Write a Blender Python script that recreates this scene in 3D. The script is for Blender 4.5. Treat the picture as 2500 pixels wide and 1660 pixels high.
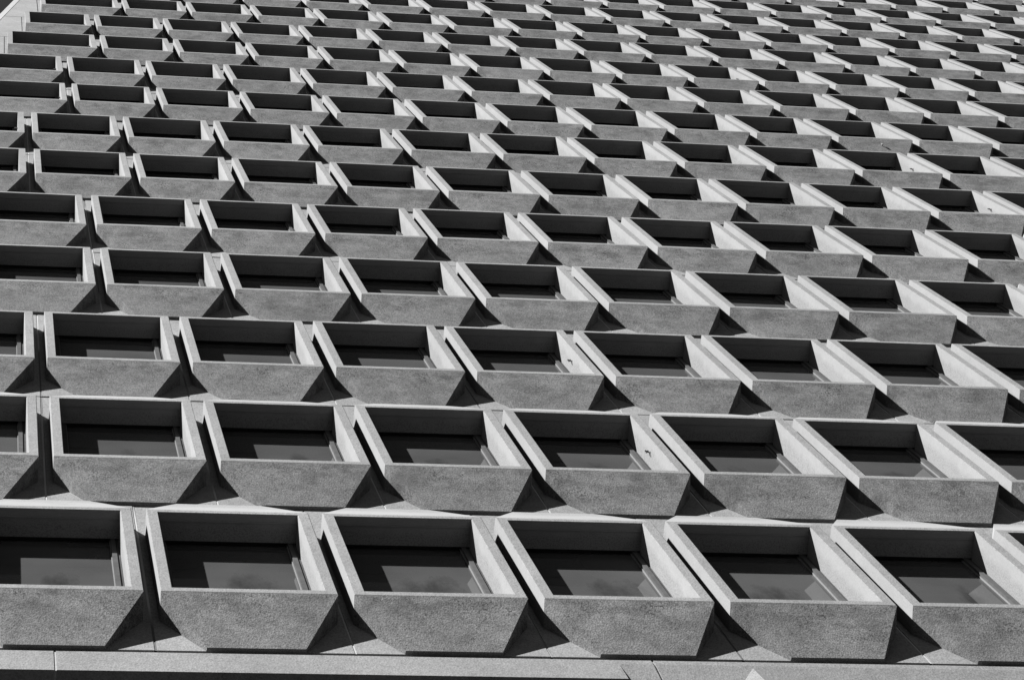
import bpy, bmesh, math, random
from mathutils import Vector
from bpy_extras.object_utils import world_to_camera_view

S = 1.35                       # metres per bay width
sc = bpy.context.scene
col = sc.collection
for o in list(bpy.data.objects):
    bpy.data.objects.remove(o)

# ------------------------------------------------------------------ camera
cd = bpy.data.cameras.new("camera")
cam = bpy.data.objects.new("camera", cd)
col.objects.link(cam)
cam.rotation_mode = 'XYZ'
cam.rotation_euler = (2.93527216, 0.16117771, -0.06839016)
cam.location = (-0.93899722 * S, -4.40367563 * S, -15.12982513 * S)
cd.sensor_fit = 'HORIZONTAL'
cd.sensor_width = 36.0
cd.lens = 7450.05216262 / 2500.0 * 36.0
cd.clip_start = 0.1
cd.clip_end = 8000.0
sc.camera = cam
sc.render.resolution_x, sc.render.resolution_y = 1024, 679

# ------------------------------------------------------------------ sky and sun
TRAVEL = Vector((1.28, 1.0, -1.75)).normalized()     # the way the sunlight goes
TO_SUN = -TRAVEL
world = bpy.data.worlds.new("World")
sc.world = world
world.use_nodes = True
wn, wl = world.node_tree.nodes, world.node_tree.links
bg = wn['Background']
sky = wn.new('ShaderNodeTexSky')
sky.sky_type = 'NISHITA'
sky.sun_disc = False
sky.sun_elevation = math.asin(TO_SUN.z)
sky.sun_rotation = math.atan2(TO_SUN.x, TO_SUN.y)
sky.altitude = 0.0
sky.air_density = 5.0
sky.dust_density = 0.0
sky.ozone_density = 1.5
sep = wn.new('ShaderNodeSeparateColor')              # black and white film behind a red filter
wl.new(sky.outputs[0], sep.inputs[0])
filt = wn.new('ShaderNodeMath')
filt.operation = 'MULTIPLY'
filt.inputs[1].default_value = 0.085
wl.new(sep.outputs[0], filt.inputs[0])
wl.new(filt.outputs[0], bg.inputs['Color'])
bg.inputs['Strength'].default_value = 0.05

sd = bpy.data.lights.new("sun", 'SUN')
sd.energy = 4.9
sd.angle = math.radians(0.53)
sd.color = (1.0, 1.0, 1.0)
sun = bpy.data.objects.new("sun", sd)
col.objects.link(sun)
sun.rotation_euler = TRAVEL.to_track_quat('-Z', 'Y').to_euler()
sun.location = (-20, -20, 40)

vs = sc.view_settings
vs.view_transform = 'Standard'
vs.look = 'None'
vs.exposure = 1.80
vs.gamma = 1.0
vs.use_curve_mapping = False

sc.cycles.diffuse_bounces = 1

# ------------------------------------------------------------------ materials
def new_mat(name):
    m = bpy.data.materials.new(name)
    m.use_nodes = True
    return m, m.node_tree.nodes, m.node_tree.links, m.node_tree.nodes['Principled BSDF']

def nd(n, kind, **kw):
    x = n.new(kind)
    for k, v in kw.items():
        setattr(x, k, v)
    return x

def noise(n, l, vec, scale, detail=3.0, rough=0.6):
    x = n.new('ShaderNodeTexNoise')
    x.inputs['Scale'].default_value = scale
    x.inputs['Detail'].default_value = detail
    x.inputs['Roughness'].default_value = rough
    l.new(vec, x.inputs['Vector'])
    return x.outputs['Fac']

def mapped(n, l, vec, scale):
    x = n.new('ShaderNodeMapping')
    x.inputs['Scale'].default_value = scale
    l.new(vec, x.inputs['Vector'])
    return x.outputs['Vector']

def ramp(n, l, fac, stops):
    x = n.new('ShaderNodeValToRGB')
    e = x.color_ramp.elements
    while len(e) < len(stops):
        e.new(0.5)
    for k, (p, v) in enumerate(stops):
        e[k].position = p
        e[k].color = (v, v, v, 1)
    l.new(fac, x.inputs['Fac'])
    return x.outputs['Color']

def mul(n, l, a, b, fac=1.0):
    x = n.new('ShaderNodeMix')
    x.data_type = 'RGBA'
    x.blend_type = 'MULTIPLY'
    x.inputs['Factor'].default_value = fac
    l.new(a, x.inputs[6])
    l.new(b, x.inputs[7])
    return x.outputs[2]

def concrete(name, base, grain_scale, grain, blotch, bump, dist, stain=0.0, mottled=0.0, rough_back=0.0, tone=0.06, zs=0.6):
    m, n, l, p = new_mat(name)
    pos = n.new('ShaderNodeNewGeometry').outputs['Position']
    gpos = mapped(n, l, pos, (1.0, 1.0, zs))
    fine = noise(n, l, gpos, grain_scale, 4.0, 0.72)
    vor = n.new('ShaderNodeTexVoronoi')
    vor.inputs['Scale'].default_value = grain_scale * 0.8
    vor.inputs['Randomness'].default_value = 1.0
    l.new(gpos, vor.inputs['Vector'])
    big = noise(n, l, mapped(n, l, pos, (1.0, 1.0, 0.55)), 2.3, 5.0, 0.62)
    mid = noise(n, l, pos, 9.0, 3.0, 0.6)
    c = ramp(n, l, fine, [(0.30, base * (1 - grain)), (0.5, base), (0.72, base * (1 + 0.45 * grain))])
    c = mul(n, l, c, ramp(n, l, big, [(0.30, 1 - blotch), (0.62, 1.0)]))
    c = mul(n, l, c, ramp(n, l, mid, [(0.32, 1 - 0.55 * blotch), (0.6, 1.0)]))
    info = n.new('ShaderNodeObjectInfo')
    c = mul(n, l, c, ramp(n, l, info.outputs['Random'], [(0.0, 1 - tone), (1.0, 1.0)]))
    slow = noise(n, l, pos, 0.55, 2.0, 0.5)
    c = mul(n, l, c, ramp(n, l, slow, [(0.36, 1 - tone), (0.60, 1.0)]))
    if mottled:
        c = mul(n, l, c, ramp(n, l, vor.outputs['Color'], [(0.0, 1 - mottled), (0.6, 1.0)]))
    if stain:
        # dirt lines left where water hangs on the sloping faces: long in x, short in z
        st = noise(n, l, mapped(n, l, pos, (1.3, 1.3, 1.9)), 1.7, 7.0, 0.74)
        c = mul(n, l, c, ramp(n, l, st, [(0.36, 1 - stain), (0.52, 1.0)]))
        # run-off grime in a band below the rim, broken up by noise
        uv = n.new('ShaderNodeUVMap')
        uv.uv_map = 'panel'
        sx = n.new('ShaderNodeSeparateXYZ')
        l.new(uv.outputs[0], sx.inputs[0])
        band = ramp(n, l, sx.outputs['Y'], [(0.30, 1.0), (0.40, 0.35), (0.47, 0.0), (0.53, 0.0)])
        nz = noise(n, l, mapped(n, l, pos, (1.0, 1.0, 1.2)), 3.3, 6.0, 0.74)
        patch = ramp(n, l, nz, [(0.42, 0.0), (0.62, 1.0)])
        inv = n.new('ShaderNodeMath'); inv.operation = 'SUBTRACT'
        inv.inputs[0].default_value = 1.0
        l.new(band, inv.inputs[1])
        k = n.new('ShaderNodeMath'); k.operation = 'MULTIPLY'
        l.new(inv.outputs[0], k.inputs[0]); l.new(patch, k.inputs[1])
        dk = n.new('ShaderNodeMath'); dk.operation = 'MULTIPLY_ADD'
        dk.inputs[1].default_value = -0.42; dk.inputs[2].default_value = 1.0
        l.new(k.outputs[0], dk.inputs[0])
        c = mul(n, l, c, dk.outputs[0])
        pits = ramp(n, l, noise(n, l, mapped(n, l, pos, (1.0, 1.0, 0.6)), 60.0, 3.0, 0.7), [(0.41, 0.22), (0.49, 1.0)])
        clus = ramp(n, l, noise(n, l, mapped(n, l, pos, (1.0, 1.0, 1.3)), 2.4, 7.0, 0.75), [(0.46, 0.0), (0.62, 1.0)])
        hi = n.new('ShaderNodeMath'); hi.operation = 'MULTIPLY_ADD'; hi.use_clamp = True
        hi.inputs[1].default_value = 0.75; hi.inputs[2].default_value = 0.25
        l.new(inv.outputs[0], hi.inputs[0])
        pf = n.new('ShaderNodeMath'); pf.operation = 'MULTIPLY'
        l.new(clus, pf.inputs[0]); l.new(hi.outputs[0], pf.inputs[1])
        mp = n.new('ShaderNodeMix'); mp.data_type = 'RGBA'
        l.new(pf.outputs[0], mp.inputs['Factor'])
        mp.inputs[6].default_value = (1, 1, 1, 1)
        l.new(pits, mp.inputs[7])
        c = mul(n, l, c, mp.outputs[2])
    if rough_back:
        # the cast skin is smooth towards the front of the reveals and shows its stones further in
        sy = n.new('ShaderNodeSeparateXYZ')
        l.new(pos, sy.inputs[0])
        wob = noise(n, l, pos, 4.0, 4.0, 0.7)
        a = n.new('ShaderNodeMath'); a.operation = 'MULTIPLY_ADD'
        a.inputs[1].default_value = 0.16; l.new(wob, a.inputs[0]); l.new(sy.outputs['Y'], a.inputs[2])
        back = ramp(n, l, a.outputs[0], [(0.150, 0.0), (0.215, 1.0)])
        stones = ramp(n, l, noise(n, l, pos, 85.0, 4.0, 0.75), [(0.36, 1 - rough_back * 1.6), (0.52, 1.0 - 0.3 * rough_back)])
        mx = n.new('ShaderNodeMix'); mx.data_type = 'RGBA'
        l.new(back, mx.inputs['Factor'])
        mx.inputs[6].default_value = (1, 1, 1, 1)
        l.new(stones, mx.inputs[7])
        c = mul(n, l, c, mx.outputs[2])
    l.new(c, p.inputs['Base Color'])
    p.inputs['Roughness'].default_value = 0.95
    p.inputs['Specular IOR Level'].default_value = 0.12
    add = n.new('ShaderNodeMath'); add.operation = 'ADD'
    l.new(fine, add.inputs[0])
    l.new(vor.outputs['Distance'], add.inputs[1])
    b = n.new('ShaderNodeBump')
    b.inputs['Strength'].default_value = bump
    b.inputs['Distance'].default_value = dist
    l.new(add.outputs[0], b.inputs['Height'])
    l.new(b.outputs['Normal'], p.inputs['Normal'])
    return m

M_AGG = concrete('exposed_aggregate', 0.211, 84.0, 0.40, 0.20, 0.28, 0.004, mottled=0.20, zs=0.5, tone=0.09)
M_APR = concrete('coarse_aggregate', 0.232, 96.0, 0.60, 0.16, 0.28, 0.005, stain=0.30, mottled=0.36, tone=0.11, zs=0.65)
M_SMO = concrete('smooth_concrete', 0.232, 75.0, 0.10, 0.08, 0.12, 0.004, mottled=0.04, rough_back=0.30)

def sealant():
    m, n, l, p = new_mat('joint_sealant')
    pos = n.new('ShaderNodeNewGeometry').outputs['Position']
    a = noise(n, l, mapped(n, l, pos, (1.0, 1.0, 0.12)), 3.3, 1.0, 0.4)
    l.new(ramp(n, l, a, [(0.38, 0.03), (0.46, 0.27)]), p.inputs['Base Color'])
    p.inputs['Roughness'].default_value = 0.8
    return m
M_SEAL = sealant()

def metal():
    m, n, l, p = new_mat('anodised_frame')
    pos = n.new('ShaderNodeNewGeometry').outputs['Position']
    a = noise(n, l, pos, 14.0, 3.0, 0.6)
    l.new(ramp(n, l, a, [(0.35, 0.064), (0.65, 0.080)]), p.inputs['Base Color'])
    p.inputs['Roughness'].default_value = 0.9
    p.inputs['Specular IOR Level'].default_value = 0.0
    return m
M_FRAME = metal()

def glass():
    m, n, l, p = new_mat('dusty_dark_glass')
    pos = n.new('ShaderNodeNewGeometry').outputs['Position']
    soft = noise(n, l, pos, 0.9, 3.0, 0.55)
    c = ramp(n, l, soft, [(0.35, 0.046), (0.65, 0.062)])
    # a ragged darker patch low in the pane
    uv = n.new('ShaderNodeUVMap'); uv.uv_map = 'panel'
    su = n.new('ShaderNodeSeparateXYZ'); l.new(uv.outputs[0], su.inputs[0])
    wob = noise(n, l, mapped(n, l, pos, (0.31, 1.0, 0.0)), 4.0, 0.0, 0.0)
    def axis(src, mid, half, swing):
        a = n.new('ShaderNodeMath'); a.operation = 'MULTIPLY_ADD'
        l.new(wob, a.inputs[0]); a.inputs[1].default_value = swing
        l.new(src, a.inputs[2])
        d = n.new('ShaderNodeMath'); d.operation = 'SUBTRACT'
        l.new(a.outputs[0], d.inputs[0]); d.inputs[1].default_value = mid + swing / 2
        q = n.new('ShaderNodeMath'); q.operation = 'DIVIDE'
        l.new(d.outputs[0], q.inputs[0]); q.inputs[1].default_value = half
        w2 = n.new('ShaderNodeMath'); w2.operation = 'MULTIPLY'
        l.new(q.outputs[0], w2.inputs[0]); l.new(q.outputs[0], w2.inputs[1])
        return w2.outputs[0]
    sm = n.new('ShaderNodeMath'); sm.operation = 'ADD'
    l.new(axis(su.outputs['X'], 0.52, 0.17, 0.7), sm.inputs[0])
    l.new(axis(su.outputs['Y'], 0.5 + 0.3 * 0.72, 0.11, 0.10), sm.inputs[1])
    rag = n.new('ShaderNodeMath'); rag.operation = 'MULTIPLY_ADD'
    l.new(noise(n, l, mapped(n, l, pos, (1.0, 1.0, 0.4)), 7.0, 7.0, 0.7), rag.inputs[0])
    rag.inputs[1].default_value = 2.6
    l.new(sm.outputs[0], rag.inputs[2])
    c = mul(n, l, c, ramp(n, l, rag.outputs[0], [(0.0, 0.45), (0.45, 0.5), (0.85, 1.0)]))
    cr = [x for x in n if x.bl_idname == 'ShaderNodeValToRGB'][-1]
    dv = n.new('ShaderNodeMath'); dv.operation = 'MULTIPLY'; dv.inputs[1].default_value = 0.42
    l.new(rag.outputs[0], dv.inputs[0]); l.new(dv.outputs[0], cr.inputs['Fac'])
    l.new(c, p.inputs['Base Color'])
    p.inputs['Roughness'].default_value = 0.03
    p.inputs['IOR'].default_value = 1.45
    p.inputs['Specular IOR Level'].default_value = 0.1
    return m
M_GLASS = glass()

def steel(name, v):
    m, n, l, p = new_mat(name)
    pos = n.new('ShaderNodeNewGeometry').outputs['Position']
    a = noise(n, l, pos, 40.0, 2.0, 0.5)
    l.new(ramp(n, l, a, [(0.3, v * 0.8), (0.7, v)]), p.inputs['Base Color'])
    p.inputs['Roughness'].default_value = 0.6
    p.inputs['Specular IOR Level'].default_value = 0.0
    return m
M_STEEL = steel('dark_steel', 0.06)
M_PLATE = steel('pale_plate', 0.25)
M_BEAD = steel('pale_glazing_bead', 0.18)
M_LOWBOUNCE = steel('low_bounce_dark', 0.03)  # sills made this dark to keep bounced sun off the soffits

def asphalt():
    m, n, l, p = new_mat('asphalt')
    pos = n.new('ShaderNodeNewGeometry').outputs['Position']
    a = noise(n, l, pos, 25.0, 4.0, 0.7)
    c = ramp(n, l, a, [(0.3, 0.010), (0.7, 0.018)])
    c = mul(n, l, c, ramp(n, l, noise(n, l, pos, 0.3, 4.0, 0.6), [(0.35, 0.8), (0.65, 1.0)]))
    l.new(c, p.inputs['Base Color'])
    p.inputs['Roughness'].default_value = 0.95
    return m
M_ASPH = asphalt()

# ------------------------------------------------------------------ mesh helper
class MB:
    """Polygons in bay units (x along the facade, y into the wall, z up), welded, turned to metres on build."""
    def __init__(self):
        self.bm = bmesh.new()
        self.v = {}
        self.uv = self.bm.loops.layers.uv.new('panel')
    def vert(self, p):
        k = tuple(round(a, 5) for a in p)
        if k not in self.v:
            self.v[k] = self.bm.verts.new(Vector(k))
        return self.v[k]
    def poly(self, pts, mat=0, out=None):
        vs_ = [self.vert(p) for p in pts]
        f = self.bm.faces.new(vs_)
        f.material_index = mat
        f.normal_update()
        if out is not None and f.normal.dot(Vector(out)) < 0:
            f.normal_flip()
        return f
    def box(self, x0, x1, y0, y1, z0, z1, mat=0):
        c = [Vector((x, y, z)) for z in (z0, z1) for y in (y0, y1) for x in (x0, x1)]
        vv = [self.bm.verts.new(p) for p in c]
        for idx in ((0, 1, 3, 2), (4, 6, 7, 5), (0, 4, 5, 1), (2, 3, 7, 6), (0, 2, 6, 4), (1, 5, 7, 3)):
            f = self.bm.faces.new([vv[i] for i in idx])
            f.material_index = mat
    def mesh(self, name, mats, bevel=0.0, edges=None, recalc=False, origin=(0, 0, 0)):
        bm = self.bm
        bm.normal_update()
        if bevel and edges:
            bmesh.ops.bevel(bm, geom=edges, offset=bevel, segments=1, profile=0.5, affect='EDGES')
        if recalc:
            bmesh.ops.recalc_face_normals(bm, faces=bm.faces)
        for f in bm.faces:
            for lp in f.loops:
                lp[self.uv].uv = (lp.vert.co.x, lp.vert.co.z * 0.3 + 0.5)
        o = Vector(origin)
        for v in bm.verts:
            v.co = (v.co - o) * S
        me = bpy.data.meshes.new(name)
        bm.to_mesh(me)
        bm.free()
        for m in mats:
            me.materials.append(m)
        return me

def add(name, me, parent, loc=(0, 0, 0)):
    o = bpy.data.objects.new(name, me)
    col.objects.link(o)
    o.parent = parent
    o.location = loc
    return o

# ------------------------------------------------------------------ the bay (all in bay units)
W, H, PZ = 0.91636, 1.64469, 2.82872
A0, A1, B0, B1 = 0.064, 0.852, 0.070, 1.585           # opening
DW = 0.152                                            # face of the wall between the bays
Z0, Z1 = -0.532, 2.265                                # panel bottom and top
XL, XR = -0.036, 0.9515                                # panel sides
INS = 0.21                                            # how far the sloping faces narrow
YB, YT = 0.133, 0.127                                 # depth where the slopes end
ZC, ZD = -0.03, H + 0.03                              # where the chamfers meet the wall
REV = 0.200                                           # depth of the reveal
BACK = 0.235

def bay_mesh(b=None, dx=0.0, dz=0.0, wide=0.0):
    own = b is None
    b = b or MB()
    T = lambda p: (p[0] + dx - (wide if p[0] < W / 2 else 0), p[1], p[2] + dz)
    P = lambda pts, mat, out: b.poly([T(p) for p in pts], mat, out)
    O = [(0, 0, 0), (W, 0, 0), (W, 0, H), (0, 0, H)]
    I = [(A0, 0, B0), (A1, 0, B0), (A1, 0, B1), (A0, 0, B1)]
    J = [(A0, REV, B0), (A1, REV, B0), (A1, REV, B1), (A0, REV, B1)]
    HD, PK = 0.165, B1 + 0.05                             # depth of the head, top of the pocket behind it
    for k in range(4):
        q = (k + 1) % 4
        P([O[k], O[q], I[q], I[k]], 0, (0, -1, 0))
    P([I[0], I[1], J[1], J[0]], 4, (0, 0, 1))          # unseen sill, coloured dark to cut light bounced onto the soffit
    for xx, sg in ((A1, -1), (A0, 1)):
        P([(xx, 0, B0), (xx, 0, B1), (xx, HD, B1), (xx, REV, B1), (xx, REV, B0)], 1, (sg, 0, 0))
        P([(xx, HD, B1), (xx, REV, B1), (xx, REV, PK), (xx, HD, PK)], 4, (sg, 0, 0))
    P([I[2], I[3], (A0, HD, B1), (A1, HD, B1)], 1, (0, 0, -1))
    P([(A0, HD, B1), (A1, HD, B1), (A1, HD, PK), (A0, HD, PK)], 4, (0, 1, 0))
    P([(A0, HD, PK), (A1, HD, PK), (A1, REV, PK), (A0, REV, PK)], 4, (0, 0, -1))
    bl, br = (INS, YB, Z0), (W - INS, YB, Z0)
    wl_, wr_ = (INS - 0.002, DW, Z0), (W - INS + 0.002, DW, Z0)
    tl, tr = (INS, YT, Z1), (W - INS, YT, Z1)
    vl, vr = (INS - 0.002, DW, Z1), (W - INS + 0.002, DW, Z1)
    cl, cr = (0, DW, ZC), (W, DW, ZC)
    dl, dr = (0, DW, ZD), (W, DW, ZD)
    P([O[0], O[1], br, bl], 2, (0, -1, -.2))                # apron
    P([O[3], O[2], tr, tl], 1, (0, -1, .2))                 # sloping top
    P([O[0], bl, wl_], 2, (-1, 0, -.3)); P([O[0], wl_, cl], 2, (-1, 0, -.3))
    P([O[1], br, wr_], 2, (1, 0, -.3)); P([O[1], wr_, cr], 2, (1, 0, -.3))
    P([O[3], tl, vl], 1, (-1, 0, .3)); P([O[3], vl, dl], 1, (-1, 0, .3))
    P([O[2], tr, vr], 1, (1, 0, .3)); P([O[2], vr, dr], 1, (1, 0, .3))
    P([O[0], O[3], dl, cl], 1, (-1, 0, 0))                  # cheeks
    P([O[1], O[2], dr, cr], 1, (1, 0, 0))
    P([(XL, DW, Z0), wl_, cl, dl, vl, (XL, DW, Z1)], 0, (0, -1, 0))
    P([(XR, DW, Z0), wr_, cr, dr, vr, (XR, DW, Z1)], 0, (0, -1, 0))
    P([(XL, DW, Z0), wl_, bl, br, wr_, (XR, DW, Z0), (XR, BACK - .006, Z0), (XL, BACK - .006, Z0)], 0, (0, 0, -1))
    P([(XL, DW, Z1), vl, tl, tr, vr, (XR, DW, Z1), (XR, BACK - .006, Z1), (XL, BACK - .006, Z1)], 0, (0, 0, 1))
    P([(XL, DW, Z0), (XL, DW, Z1), (XL, BACK - .006, Z1), (XL, BACK - .006, Z0)], 0, (-1, 0, 0))
    P([(XR, DW, Z0), (XR, DW, Z1), (XR, BACK - .006, Z1), (XR, BACK - .006, Z0)], 0, (1, 0, 0))
    # drip bead under the head of the opening
    b.box(A0 + .001 + dx - wide, A1 - .001 + dx, .046, .052, B1 - .006 + dz, B1 + .001 + dz, 1)
    # sealant in the upright joint at the right
    P([(XR, DW + .003, Z0 + .002), (1 + XL, DW + .003, Z0 + .002), (1 + XL, DW + .003, Z1 - .002), (XR, DW + .003, Z1 - .002)], 3, (0, -1, 0))
    if not own:
        return None
    sharp = set()
    keys = [O, I]
    def edge(p, q):
        a_, b_ = b.v[tuple(round(t, 5) for t in T(p))], b.v[tuple(round(t, 5) for t in T(q))]
        for e in a_.link_edges:
            if e.other_vert(a_) is b_:
                return e
    es = []
    for R_ in (O, I):
        for k in range(4):
            e = edge(R_[k], R_[(k + 1) % 4])
            if e:
                es.append(e)
    return b.mesh('window_bay', [M_AGG, M_SMO, M_APR, M_SEAL, M_LOWBOUNCE], 0.0045, es)

def bars(b, i0, i1, y0, y1, mat, dx, dz, wide):
    """Two jamb bars and a sill bar of the window frame; the head is hidden in the pocket."""
    xa, xb = A0 - wide + dx, A1 + dx
    top = B1 + .045 + dz
    b.box(xa + i0, xa + i1, y0, y1, B0 + i0 + dz, top, mat)
    b.box(xb - i1, xb - i0, y0, y1, B0 + i0 + dz, top, mat)
    b.box(xa + i1, xb - i1, y0, y1, B0 + i0 + dz, B0 + i1 + dz, mat)

def frame_geo(b, mat=0, dx=0.0, dz=0.0, wide=0.0, bead=1):
    bars(b, 0.0015, 0.016, 0.176, 0.1990, mat, dx, dz, wide)
    bars(b, 0.0200, 0.0470, 0.168, 0.1985, mat, dx, dz, wide)
    bars(b, 0.0472, 0.0520, 0.184, 0.1980, bead, dx, dz, wide)

def pane_geo(b, mat=0, dx=0.0, dz=0.0, wide=0.0):
    b.box(A0 + .049 + dx - wide, A1 - .049 + dx, 0.1935, 0.1975, B0 + .049 + dz, B1 + .044 + dz, mat)

BAY = bay_mesh()
fb = MB(); frame_geo(fb); FRAME = fb.mesh('window_frame', [M_FRAME, M_BEAD], recalc=True)
pb = MB(); pane_geo(pb); PANE = pb.mesh('pane', [M_GLASS], recalc=True)
WIDE = 0.25
BAY_W = bay_mesh(wide=WIDE)
fb = MB(); frame_geo(fb, wide=WIDE); FRAME_W = fb.mesh('wide_window_frame', [M_FRAME, M_BEAD], recalc=True)
pb = MB(); pane_geo(pb, wide=WIDE); PANE_W = pb.mesh('wide_pane', [M_GLASS], recalc=True)

def anchor_mesh():
    """Tie-back bracket on the right reveal: a pale plate with two dark pegs, each with a knob."""
    b = MB()
    b.box(A1 - .004, A1 + .002, .076, .094, .880, .945, 1)
    for z in (.895, .930):
        for (r, xa, xb) in ((.0032, A1 - .021, A1 - .003), (.0062, A1 - .026, A1 - .020), (.006, A1 - .008, A1 - .003)):
            pts = []
            for x in (xa, xb):
                pts.append([b.bm.verts.new((x, .085 + r * math.cos(t * math.pi / 4), z + r * 1.5 * math.sin(t * math.pi / 4))) for t in range(8)])
            for t in range(8):
                b.bm.faces.new([pts[0][t], pts[0][(t + 1) % 8], pts[1][(t + 1) % 8], pts[1][t]])
            b.bm.faces.new(pts[0]); b.bm.faces.new(pts[1])
    return b.mesh('anchor_bracket', [M_STEEL, M_PLATE], recalc=True)
ANCHOR = anchor_mesh()

def pin_mesh():
    """Short pin with a pale boxed head standing out of a sloping face."""
    b = MB()
    b.box(-.0035, .0035, -.020, .015, -.006, .006, 0)
    b.box(-.010, .007, -.028, -.018, -.022, .020, 1)
    return b.mesh('anchor_pin', [M_STEEL, M_PLATE], recalc=True)

# ------------------------------------------------------------------ the building
GZ = (-15.12982513 - 1.6 / S)                           # street level in bay units
tower = bpy.data.objects.new("concrete_building", None)
col.objects.link(tower)
tower.location = (0, 0, GZ * S)
tower['label'] = "tall concrete office building with a sunlit grid of boxed out dark windows"
tower['category'] = "building"
OFF = -GZ * S

ROWS, XMAX = 16, 20.0
rows = []
for r in range(1, ROWS + 1):
    left = -3.0 + 0.5 * (r // 2)
    n = 0
    while left + n < XMAX:
        rows.append((r, left + n))
        n += 1

def is_wide(r, x):
    return r % 2 == 0 and abs(x - (-3.0 + 0.5 * (r // 2))) < .01
bpy.context.view_layer.update()
def shown(r, x):
    us, vs2, out = [], [], False
    for a in (0, W):
        for z in (-.5, H):
            c = world_to_camera_view(sc, cam, Vector(((x + a) * S, 0, ((r - 1) * PZ + z) * S)))
            us.append(c.x); vs2.append(c.y)
    w_ = max(0, min(1, max(us)) - max(0, min(us)))
    h_ = max(0, min(1, max(vs2)) - max(0, min(vs2)))
    return w_ * h_
order = sorted(rows, key=lambda t: -shown(*t))
near = [t for t in order[:100]]
near_set = set(near)

ANCH = {(2, 2.5), (3, 2.5), (6, 8.5), (7, 8.5), (10, 8.5), (11, 11.5), (7, -1.5), (8, -1.0), (9, -1.0), (10, -0.5), (11, -0.5)}
far_mb = MB()
rnd = random.Random(7)
first = None
proto = None
for (r, x) in sorted(near, key=lambda t: (is_wide(*t), t)):
    loc = (x * S, 0, (r - 1) * PZ * S + OFF)
    if proto is None:
        bay = add('window_bay', BAY, tower, loc)
        fr = add('window_frame', FRAME, bay)
        pa = add('pane', PANE, bay)
        proto = (bay, fr, pa)
    else:
        bay = proto[0].copy(); col.objects.link(bay); bay.parent = tower; bay.location = loc
        for part in proto[1:]:
            c = part.copy(); col.objects.link(c); c.parent = bay
            if is_wide(r, x):
                c.data = FRAME_W if part is proto[1] else PANE_W
        if is_wide(r, x):
            bay.data = BAY_W
            bay['label'] = 'wider window bay at the raked end of its row'
    bay.location.x += rnd.uniform(-.0027, .0027)
    bay.location.z += rnd.uniform(-.0034, .0034)
    bay.rotation_euler = (rnd.uniform(-.0012, .0012), 0, rnd.uniform(-.0020, .0020))
    if (r, x) in ANCH:
        add('anchor_bracket', ANCHOR, bay)
PIN = pin_mesh()

b = far_mb
for (r, x) in rows:
    if (r, x) in near_set:
        continue
    dz = (r - 1) * PZ
    wd = WIDE if is_wide(r, x) else 0.0
    x += rnd.uniform(-.002, .002); dz += rnd.uniform(-.0025, .0025)      # site tolerances
    bay_mesh(b, x, dz, wd)
    frame_geo(b, 5, x, dz, wd, 8)
    pane_geo(b, 6, x, dz, wd)
    if any(rr == r and abs(xx - x) < .01 for rr, xx in ANCH):
        for z in (.890, .938):
            b.box(A1 - .034 + x, A1 + x, .079, .091, z - .013 + dz, z + .013 + dz, 7)
# the panel map repeats for every storey
me = b.mesh('window_bays', [M_AGG, M_SMO, M_APR, M_SEAL, M_LOWBOUNCE, M_FRAME, M_GLASS, M_STEEL, M_BEAD])
uvl = me.uv_layers['panel'].data
for i, lp in enumerate(me.loops):
    z = me.vertices[lp.vertex_index].co.z / S
    zl = ((z - Z0 + 1e-4) % PZ) + Z0
    uvl[i].uv = (0, zl * 0.3 + 0.5)
far = add('window_bays', me, tower, (0, 0, OFF))
far['kind'] = 'stuff'

# pin on the apron of one bay
pr, px = 8, 9.0
for o in tower.children:
    if o.name.startswith('window_bay') and abs(o.location.x - px * S) < .01 and abs(o.location.z - ((pr - 1) * PZ * S + OFF)) < .01:
        add('anchor_pin', PIN, o, (0.481 * S, 0.057 * S, -0.228 * S))
        break
else:
    add('anchor_pin', PIN, tower, ((px + 0.481) * S, 0.057 * S, ((pr - 1) * PZ - 0.228) * S + OFF))

# ---- plain end wall at the raked left edge, in storey-high pieces
def edge_x(z):
    return -0.765 + 0.0909 * (z - 30.87)
eb = MB()
for r in range(1, ROWS + 1):
    left = -3.0 + 0.5 * (r // 2)
    za, zb = (r - 1) * PZ + Z0, (r - 1) * PZ + Z1
    xr = left + XL - 0.010 - (WIDE if r % 2 == 0 else 0)
    for (x0a, x0b, x1) in ((edge_x(za), edge_x(zb), xr),):
        if x1 - max(x0a, x0b) < 0.01:
            continue
        q = [(x0a, za), (x1, za), (x1, zb), (x0b, zb)]
        eb.poly([(p[0], DW, p[1]) for p in q], 0, (0, -1, 0))
        for k in range(4):
            a_, c_ = q[k], q[(k + 1) % 4]
            m_ = Vector(((a_[0] + c_[0]) / 2 - (x0a + x1) / 2, 0, (a_[1] + c_[1]) / 2 - (za + zb) / 2))
            eb.poly([(a_[0], DW, a_[1]), (c_[0], DW, c_[1]), (c_[0], BACK - .006, c_[1]), (a_[0], BACK - .006, a_[1])], 0, m_)
add('end_wall', eb.mesh('end_wall', [M_AGG]), tower, (0, 0, OFF))

# ---- bright raked fin at the very edge
zt = (ROWS - 1) * PZ + Z1 + 0.3
zl_ = Z0 - 0.35
fbm = MB()
def fin(z):
    e = edge_x(z) - 0.004
    return [(e, DW - .004, z), (e - .125, DW + .045, z), (e - .125, 6.0, z), (e, 6.0, z)]
lo, hi = fin(zl_), fin(zt)
for k in range(4):
    q = (k + 1) % 4
    fbm.poly([lo[k], lo[q], hi[q], hi[k]], 1 if k == 0 else 0)
fbm.poly(lo, 0); fbm.poly(hi, 0)
add('corner_fin', fbm.mesh('corner_fin', [M_AGG, M_SMO], recalc=True), tower, (0, 0, OFF))

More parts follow.
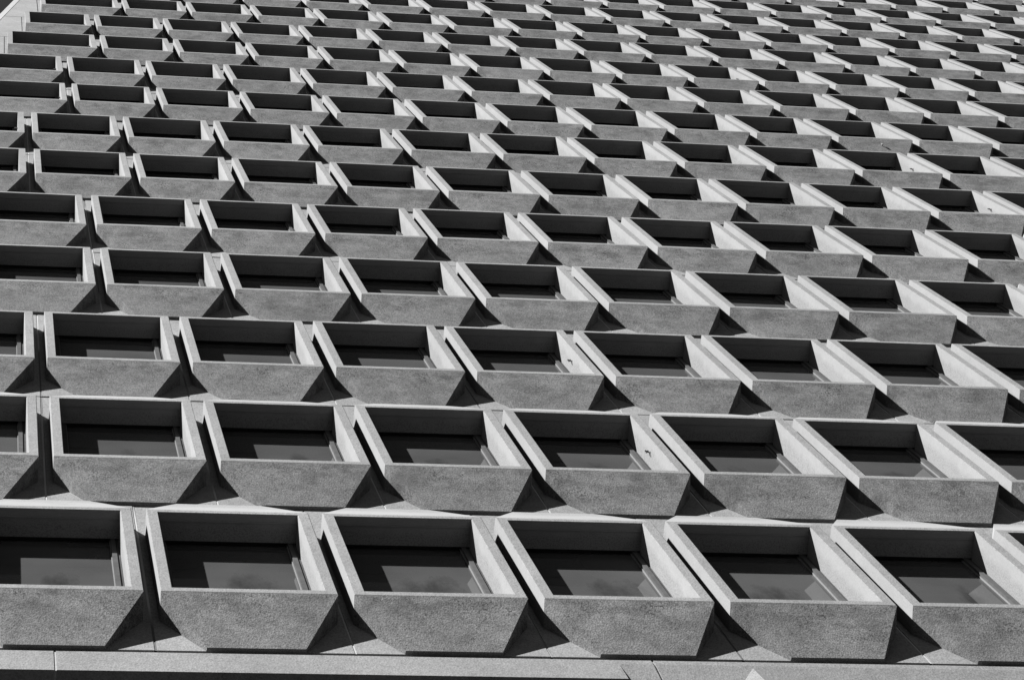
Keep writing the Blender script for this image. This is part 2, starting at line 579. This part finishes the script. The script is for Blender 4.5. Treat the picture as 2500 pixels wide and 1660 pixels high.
# ---- solid core behind the panels, up to the roof
cb = MB()
lo = [(edge_x(zl_), BACK, zl_), (XMAX + 1, BACK, zl_), (XMAX + 1, 14, zl_), (edge_x(zl_), 14, zl_)]
hi = [(edge_x(zt), BACK, zt), (XMAX + 1, BACK, zt), (XMAX + 1, 14, zt), (edge_x(zt), 14, zt)]
for k in range(4):
    q = (k + 1) % 4
    cb.poly([lo[k], lo[q], hi[q], hi[k]], 0)
cb.poly(lo, 0); cb.poly(hi, 0)
def dark_backing():
    m, n, l, p = new_mat('joint_backing')
    pos = n.new('ShaderNodeNewGeometry').outputs['Position']
    l.new(ramp(n, l, noise(n, l, pos, 5.0), [(0.3, 0.06), (0.7, 0.08)]), p.inputs['Base Color'])
    p.inputs['Roughness'].default_value = 0.9
    return m
add('wall', cb.mesh('wall', [dark_backing()], recalc=True), tower, (0, 0, OFF))

# ---- base: band of long panels under the lowest row, recess at the left, pier at the right
BT, BB = -0.566, -0.872
XP = 2.287
def base_piece(x0, x1, pier_from=None):
    b = MB()
    if pier_from is None or pier_from > x0:
        xe = x1 if pier_from is None else pier_from
        b.box(x0, xe, DW, 0.62, BB, BT, 0)
    if pier_from is not None:
        xs = max(pier_from, x0)
        prof = [(DW, BT), (DW, -0.627), (DW + .030, -0.95), (DW + .030, GZ + .02), (0.62, GZ + .02), (0.62, BT)]
        for k in range(len(prof)):
            a_, c_ = prof[k], prof[(k + 1) % len(prof)]
            b.poly([(xs + .0005, a_[0], a_[1]), (x1, a_[0], a_[1]), (x1, c_[0], c_[1]), (xs + .0005, c_[0], c_[1])], 0)
        b.poly([(xs + .0005, p[0], p[1]) for p in prof], 0)
        b.poly([(x1, p[0], p[1]) for p in prof], 0)
    return b.mesh('base_panel', [M_AGG], recalc=True)
g = 0.006
for (x0, x1, pf) in ((-3.54, -0.54, None), (-0.54, 2.47, XP), (2.47, 5.47, XP), (5.47, 8.47, XP)):
    add('base_panel', base_piece(x0 + g, x1 - g, pf), tower, (0, 0, OFF))
for k in range(4):
    x0 = 8.47 + 3 * k
    add('base_panel', base_piece(x0 + g, x0 + 3 - g, None), tower, (0, 0, OFF))
M_PSEAL = steel('pale_sealant', 0.33)
for xj in (-0.54, 2.47, 5.47):
    sb = MB()
    if xj < XP:
        sb.box(xj - g, xj + g, DW + .004, 0.60, BB + .003, BT - .002, 0)
    else:
        yy = DW + .004
        sb.poly([(xj - g, yy, BT), (xj + g, yy, BT), (xj + g, yy + .035, -0.95), (xj - g, yy + .035, -0.95)], 0, (0, -1, 0))
        sb.poly([(xj - g, yy + .035, -0.95), (xj + g, yy + .035, -0.95), (xj + g, yy + .035, GZ + .03), (xj - g, yy + .035, GZ + .03)], 0, (0, -1, 0))
    add('sealant_joint', sb.mesh('sealant_joint', [M_PSEAL]), tower, (0, 0, OFF))
# low facet added on the pier, tilted to the sun for a bright triangle
pyb = MB()
ap, l_, r_, f_ = (2.975, .1525, -0.665), (2.86, .1695, -0.90), (3.09, .1695, -0.90), (2.975, .135, -0.92)
for tri in ((ap, l_, f_), (ap, f_, r_), (l_, r_, f_), (ap, r_, l_)):
    pyb.poly(tri, 0)
add('sun_facet', pyb.mesh('sun_facet', [M_SMO], recalc=True), tower, (0, 0, OFF))
# recessed wall of the lower storeys
rb = MB()
rb.box(-4.0, XMAX + 1, 0.625, 14, GZ, BB - 0.004 + 0.3, 0)
add('plinth_wall', rb.mesh('plinth_wall', [M_GLASS], recalc=True), tower, (0, 0, OFF))

# ------------------------------------------------------------------ street
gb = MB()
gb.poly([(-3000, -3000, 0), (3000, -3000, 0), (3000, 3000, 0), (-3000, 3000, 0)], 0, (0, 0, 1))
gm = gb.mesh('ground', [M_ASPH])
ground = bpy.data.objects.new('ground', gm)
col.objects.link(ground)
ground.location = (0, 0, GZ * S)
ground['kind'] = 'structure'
